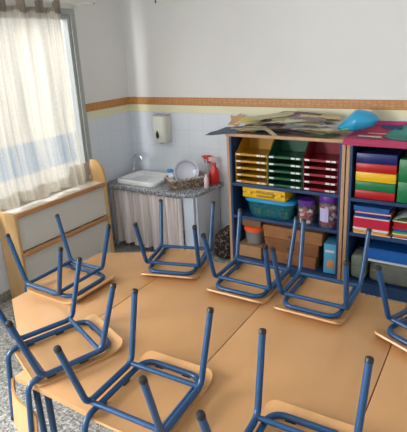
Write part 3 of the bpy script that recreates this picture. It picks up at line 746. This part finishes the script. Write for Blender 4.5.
tb = thing('plastic_tub', 'clear tub with a bright orange lid at the bottom shelf left end', 'tub', (-1.565, 3.155, ZC+.0992))
MB().lathe([(.064, 0), (.072, .006), (.082, .107)], 30, sy=.9).obj('tub_body', M['tubclear'], tb)
MB().lathe([(.084, .108), (.087, .110), (.087, .144), (.080, .149), (0, .149)], 30, sy=.9).obj('lid', M['lid_orange'], tb)
P('seedgrey', (130, 122, 112), .8)
MB().lathe([(.0, .002), (.057, .003), (.064, .06), (.05, .066), (0, .07)], 24, sy=.88).obj('filling', M['seedgrey'], tb)
P('woodbox', (132, 96, 66), .6, var=.1, scale=10)
wbx = thing('wooden_box', 'small dark brown box resting on the orange lid', 'box', (-1.565, 3.16, ZC+.2492), .03)
MB().box(-.085, .075, -.06, .06, 0, .055, .003).obj('box_body', M['woodbox'], wbx, smooth=False)
MB().box(-.088, .078, -.063, .063, .0552, .07, .003).obj('lid', M['woodbox'], wbx, smooth=False)
P('skyblue', (92, 176, 220), .5); P('bookpic', (214, 160, 110), .5); P('bookwhite', (222, 226, 228), .5)
bo = thing('picture_book', 'light blue picture box standing at the bottom shelf right end', 'box', (-.93, 3.15, ZC+.0006), math.radians(4))
MB().box(-.045, .045, -.085, .085, .0, .23, .003).obj('box_body', M['skyblue'], bo, smooth=False)
blob(MB(), (.005, -.0855, .075), (.03, .002, .035), .15, 9).obj('printed_picture', M['bookpic'], bo)
MB().box(-.035, .03, -.087, -.0851, .165, .185).obj('printed_band', M['bookwhite'], bo, smooth=False)

# ---------------------------------------------------------------- second unit contents
Z2 = .695; Z3 = ZB+.005
def brick(z0, h, rgb, label, x0=-.768, x1=-.515, d=.2, grp='stacked coloured blocks'):
    nm = 'brick_%d_%d_%d' % rgb
    if nm not in M: P(nm, rgb, .38)
    t = thing('toy_block', label, 'block', ((x0+x1)/2, 3.055+d/2, z0), 0, grp); W = (x1-x0)/2
    MB().box(-W, W, -d/2, d/2, .0005, h-.001, .004).obj('block_body', M[nm], t)
    # moulded groove outline on the front
    MB().box(-W+.012, W-.012, -d/2-.0015, -d/2+.001, .010, h-.010, .001).obj('front_panel', M[nm], t)
z = Z2
for h, c_, l in ((.058, (176, 20, 28), 'red block at the bottom of the colourful block stack'), (.060, (18, 118, 66), 'green block in the stack, below the yellow one'),
               (.064, (232, 182, 24), 'yellow block in the middle of the colourful block stack'), (.060, (182, 20, 26), 'red block in the stack, between yellow and dark blue'), (.066, (22, 34, 104), 'dark blue block on top of the colourful block stack')):
    brick(z, h, c_, l); z += h
brick(Z2, .14, (16, 116, 62), 'large green block right of the colourful block stack, lower of two', -.502, -.245, .2, 'large green blocks')
brick(Z2+.14, .145, (16, 116, 62), 'large green block right of the colourful block stack, upper of two', -.502, -.245, .2, 'large green blocks')
def folder(z0, h, rgb, label, x0, x1, y0=3.05, d=.23, rz=0, cat='folder', paper=None, name='document_folder', group=None):
    nm = 'fold_%d_%d_%d' % rgb
    if nm not in M: P(nm, rgb, .4)
    t = thing(name, label, cat, ((x0+x1)/2, y0+d/2, z0), rz, group); W = (x1-x0)/2
    e = min(.004, h*.2)
    MB().box(-W, W, -d/2, d/2, .0003, e, 0).obj('lower_cover', M[nm], t, smooth=False)
    MB().box(-W, W, -d/2, d/2, h-e-.0003, h-.0003, 0).obj('upper_cover', M[nm], t, smooth=False)
    MB().box(-W+.002, W-.003, -d/2+(.002 if paper else .0), d/2-.003, e+.0002, h-e-.0005).obj('page_block', paper or M[nm], t, smooth=False)
    return h
P('paper', (226, 220, 212), .7); P('sheetred', (196, 44, 52), .6); P('sheetor', (222, 128, 48), .6); P('sheetyel', (222, 196, 72), .6)
LX0, LX1 = -.765, -.535
z = Z3
GF = 'folders stacked on the middle shelf'
for h, c_, l, pp_ in ((.009, (226, 150, 60), 'thin orange folder at the bottom of the left folder stack', M['paper']), (.011, (232, 210, 90), 'thin yellow folder low in the left folder stack', M['sheetor']), (.010, (196, 80, 60), 'thin brick red folder low in the left folder stack', M['paper']),
                    (.012, (238, 220, 222), 'pale pink paper wad below the crimson binder', M['paper']),
                    (.068, (198, 28, 64), 'thick crimson binder in the left folder stack', None), (.010, (226, 190, 190), 'pale pink folder lying on the crimson binder', M['paper']),
                    (.026, (30, 52, 130), 'navy folder in the left folder stack', None), (.012, (196, 90, 90), 'thin dusty red folder between navy and blue folders', M['paper']), (.034, (36, 92, 160), 'blue folder on top of the left folder stack', None)):
    folder(z, h, c_, l, LX0+rnd.uniform(-.004, .004), LX1+rnd.uniform(-.012, .012), 3.045+rnd.uniform(0, .012), .22, rnd.uniform(-.03, .03), paper=pp_, group=GF); z += h
z = Z3
for h, c_, l, pp_ in ((.012, (40, 70, 150), 'blue folder at the bottom of the right folder stack', M['paper']), (.012, (222, 120, 44), 'orange folder low in the right folder stack', None), (.012, (230, 200, 70), 'yellow folder in the right folder stack', M['paper']),
                    (.014, (60, 150, 70), 'green folder in the right folder stack', None), (.016, (30, 80, 160), 'blue folder in the right folder stack', None), (.012, (180, 24, 34), 'thin red folder under the thick red one on the right', None), (.034, (176, 18, 30), 'thick red folder under the pale papers on the right', None), (.010, (120, 160, 80), 'green folder directly beneath the pale curved paper', M['paper'])):
    folder(z, h, c_, l, -.515+rnd.uniform(-.006, .006), -.285, 3.05+rnd.uniform(0, .014), .22, rnd.uniform(-.04, .04), paper=pp_, group=GF); z += h
P('paperg', (196, 202, 204), .6)
cp = MB().grid(lambda u, v: (-.508+.22*u, 3.065+.2*v, z+.006+.055*math.sin(PI*min(1, .12+.8*u))*(.85+.15*v)-.055*math.sin(PI*.12)*(.85+.15*v)), 24, 8, .0015).obj('curved_paper', M['paperg'])
tag(cp, 'pale grey curved sheet of card on top of the right folder stack', 'paper')
# bottom of unit two
P('bagclear', (120, 128, 112), .5, var=.12, scale=14); P('bagclear2', (106, 110, 100), .5, var=.12, scale=14)
def softbox(label, x0, x1, y0, y1, z0, z1, mt, seed):
    t = thing('storage_pouch', label, 'pouch', ((x0+x1)/2, (y0+y1)/2, z0))
    rg = random.Random(seed); p = [rg.uniform(0, 6) for _ in range(4)]; hx, hy, hz = (x1-x0)/2, (y1-y0)/2, (z1-z0)/2
    def fn(u, v):
        a_ = 2*PI*u; t_ = PI*v; f = lambda q: math.copysign(abs(q)**.35, q); r_ = 1-.03+.03*math.sin(5*a_+p[0]+3*t_)
        return (hx*f(math.cos(a_))*f(math.sin(t_))*r_, hy*f(math.sin(a_))*f(math.sin(t_))*r_, hz+hz*f(-math.cos(t_))*(1-.02+.02*math.sin(7*a_+p[1])))
    MB().grid(fn, 48, 20).obj('pouch_body', mt, t, ang=180)
    MB().box(-hx*.9, hx*.9, -hy-.004, -hy+.004, hz*1.1, hz*1.1+.008, .002).obj('zip', M['tubclear'], t)
softbox('grey-green zipped pouch at the bottom left of the mat shelf', -.782, -.668, 3.06, 3.26, ZC, ZC+.19, M['bagclear'], 1)
softbox('long grey-green zipped pouch beneath the blue folder box', -.655, -.255, 3.06, 3.26, ZC, ZC+.163, M['bagclear2'], 2)
P('boxblue', (26, 100, 184), .35); P('boxblue2', (20, 84, 160), .35)
fb = thing('folder_box', 'large bright blue folder box with a white edge above the pouches', 'box', (-.44, 3.05, ZC+.1655), 0)
mt_ = T(ry=math.radians(0))
MB().box(-.215, .185, .0, .22, .0005, .014, .002).obj('white_edge', M['bookwhite'], fb, smooth=False)
MB().box(-.22, .185, .006, .22, .0145, .085, .004).obj('box_body', M['boxblue'], fb, smooth=False)
MB().box(-.222, .187, .004, .222, .0855, .097, .003).obj('lid', M['boxblue2'], fb, smooth=False)

# ---------------------------------------------------------------- on top of the shelves
TZT = 1.09
P('matpink', (186, 64, 104), .75, bump=.1, scale=90); P('matteal', (66, 142, 132), .75, bump=.1, scale=90); P('matdark', (52, 22, 40), .8)
mt = thing('foam_mat', 'pink foam puzzle mat with a round teal piece on the right shelf top', 'mat', (-.39, 3.165, TZT))
def mat_z(y):
    return .0005 + (.07*((y-.0)/.165)**2 if y > 0 else 0) - (.45*(-.15-y) if y < -.15 else 0)
MB().grid(lambda u, v: (-.45+.89*u, -.205+.37*v, mat_z(-.205+.37*v)+.012), 44, 40, -.012 if False else .0115).obj('mat_sheet', M['matpink'], mt)
def disc(u, v):
    a_ = 2*PI*u; r_ = .145*v; x, y = -.085+r_*math.cos(a_), .0+r_*math.sin(a_)
    return (x, y, mat_z(y)+.0155)
MB().grid(disc, 48, 10, .003).obj('round_piece', M['matteal'], mt)
MB().tube([(x, y, mat_z(y)+.0135) for x, y in [(-.085+.151*math.cos(2*PI*k/60), .0+.151*math.sin(2*PI*k/60)) for k in range(60)]], .0024, 6, closed=True).obj('piece_outline', M['matdark'], mt)
for yy in (-.142, .06, .13):
    b = MB()
    for i in range(9):
        x = -.40+.026*i
        b.box(x, x+.016, yy-.003, yy+.003, mat_z(yy)+.0115, mat_z(yy)+.0135)
    b.obj('cut_line', M['matdark'], mt, smooth=False)
def scrap(name, label, cat, pts, loc, rz, rgb, th=.002, curve=0, group=None, tilt=(0, 0)):
    nm = 'scrap_%d_%d_%d' % rgb
    if nm not in M: P(nm, rgb, .7)
    bm = bmesh.new(); n = len(pts)
    top = [bm.verts.new((x, y, th)) for x, y in pts]; bot = [bm.verts.new((x, y, 0)) for x, y in pts]
    bm.faces.new(top); bm.faces.new(bot[::-1])
    for i in range(n): bm.faces.new((bot[i], bot[(i+1) % n], top[(i+1) % n], top[i]))
    me = bpy.data.meshes.new(name); bm.to_mesh(me); bm.free(); me.materials.append(M[nm])
    o = link(name, me); o.location = loc; o.rotation_euler = (tilt[0], tilt[1], rz); tag(o, label, cat, group); return o
jag = lambda L_, W_, n: [(-L_/2+L_*i/n, -W_/2+rnd.uniform(0, W_*.35)) for i in range(n+1)]+[(L_/2-L_*i/n, W_/2-rnd.uniform(0, W_*.35)) for i in range(n+1)]
scrap('paper_cutout', 'torn white and brown paper cutout lying on the pink mat', 'paper', jag(.15, .05, 7), (-.70, 3.10, TZT+.0136), -.15, (206, 196, 186), .004)
scrap('paper_cutout', 'dark torn strip beside the white cutout on the pink mat', 'paper', jag(.16, .03, 6), (-.70, 3.055, TZT+.0136), -.12, (84, 60, 58), .003)
scrap('paper_strip', 'narrow tan paper strip near the back of the pink mat', 'paper', jag(.13, .022, 4), (-.67, 3.20, TZT+.017), -.05, (206, 168, 120), .003, tilt=(.1, 0))
scrap('paper_cutout', 'navy paper cutout at the back of the pink mat', 'paper', jag(.13, .05, 6), (-.60, 3.265, TZT+.052), .05, (58, 60, 110), .003, tilt=(.5, 0))
# shiny blue teardrop-shaped toy
P('cyan', (40, 158, 206), .3, coat=.3); P('tearrim', (126, 178, 90), .4)
tt = thing('balloon', 'shiny blue teardrop-shaped balloon lying between the paper heap and the pink mat', 'balloon', (-.785, 3.185, TZT+.036), math.radians(12))
tt.scale = (.92, .95, .95)
def tear(u, v):
    a_ = 2*PI*u; t_ = v
    x = -.165+.29*t_; r_ = .074*math.sin(PI*min(1, t_**.9))**.5*(.30+.70*min(1, t_/.42)) if 0 < t_ < 1 else 0
    cz = .012+.062*min(1, t_/.5)
    return (x, 1.1*r_*math.cos(a_), max(.0005, cz+r_*math.sin(a_)))
MB().grid(tear, 36, 28).obj('balloon_body', M['cyan'], tt, ang=180)
MB().tube([(-.15, -.02, .006), (-.12, -.034, .010), (-.07, -.050, .022), (-.03, -.064, .035)], .006, 8).obj('green_rim', M['tearrim'], tt)

# heap of papers and card on the tray shelf
def heap_h(x, y):
    a_ = (x+1.27)/.52; c_ = (y-3.2)/.22
    return math.exp(-a_*a_*1.4-c_*c_*.9)
base_cols = [(222, 214, 190), (214, 200, 170), (204, 196, 160), (226, 222, 208), (196, 166, 126), (196, 204, 180), (224, 214, 172), (166, 140, 142), (214, 208, 188), (140, 116, 128), (206, 188, 144), (222, 222, 214), (112, 96, 96), (188, 182, 150)]
sheet_defs = [((70, 100, 110), 'dark teal sheet at the bottom of the paper heap'), ((60, 64, 64), None), ((186, 176, 150), None), ((96, 140, 98), 'muted green sheet low in the paper heap'), ((104, 80, 104), 'dark mauve sheet in the paper heap')]
sheet_defs += [(base_cols[k % 14], None) for k in range(42)]
namer = lambda c: 'off-white' if min(c) > 165 else ('dark' if max(c) < 100 else ('tan' if c[0] > c[2]+25 else 'greyish'))
NS = len(sheet_defs)
for k, (c_, l) in enumerate(sheet_defs):
    sx = rnd.uniform(.16, .40); sy = rnd.uniform(.07, .17)
    fr = k/NS
    hw_ = .34-.08*fr; cx_ = -1.27+rnd.uniform(-hw_, hw_); cy_ = rnd.uniform(3.06, 3.24); rz = rnd.uniform(-.5, .5)
    nu, nv = 16, 8; e1 = [rnd.uniform(.62, 1.0) for _ in range(nu+1)]; e2 = [rnd.uniform(.75, 1.0) for _ in range(nv+1)]; lift = rnd.uniform(0, .003)
    nm = 'sheet_%d_%d_%d' % c_
    if nm not in M: P(nm, c_, .7)
    co, so = math.cos(rz), math.sin(rz); zb = TZT+.001+k*.0021
    curl = rnd.uniform(0, .010)
    def fn(u, v):
        i, j = int(round(u*nu)), int(round(v*nv)); lx = (u-.5)*sx*e2[j]; ly = (v-.5)*sy*e1[i]
        x = cx_+lx*co-ly*so; y = min(3.335, cy_+lx*so+ly*co)
        return (x, y, zb+.05*heap_h(x, y)*min(1, .25+fr))
    o = MB().grid(fn, nu, nv, .0012).obj('paper_sheet', M[nm], ang=60)
    tag(o, l or ('%s loose sheet of paper or card in the heap on the tray shelf' % namer(c_)), 'paper', 'sheets in the paper heap')
# pieces sticking out of the heap
hz = TZT+.001
def star(n, R_, r_): return [((R_ if k % 2 == 0 else r_)*math.cos(PI*k/n), (R_ if k % 2 == 0 else r_)*math.sin(PI*k/n)) for k in range(2*n)]
scrap('paper_star', 'light brown star-shaped card leaning at the left end of the paper heap', 'paper', star(5, .075, .042), (-1.76, 3.255, TZT+.055), .2, (196, 158, 124), .002, tilt=(.9, .1))
scrap('paper_sheet', 'dark grey-blue sheet hanging over the left end of the shelf top', 'paper', [(-.13, -.05), (-.06, -.06), (.14, -.05), (.15, .06), (.0, .07), (-.05, .02), (-.10, .0)], (-1.765, 3.042, TZT+.008), .1, (88, 96, 116), .0015, group='sheets in the paper heap', tilt=(.28, -.10))
scrap('card_cutout', 'yellow oval card at the left of the paper heap', 'paper', [(.085*math.cos(2*PI*k/20), .05*math.sin(2*PI*k/20)) for k in range(20)], (-1.53, 3.05, TZT+.102), .0, (206, 188, 104), .002, tilt=(.35, 0))
scrap('paper_strip', 'curled tan paper strip drooping over the shelf front edge', 'paper', [(-.13, .012), (-.04, .02), (.06, -.01), (.12, -.03), (.13, -.005), (.05, .025), (-.04, .045), (-.13, .035)], (-1.40, 3.00, TZT+.035), -.35, (186, 170, 138), .002, tilt=(.35, .12))
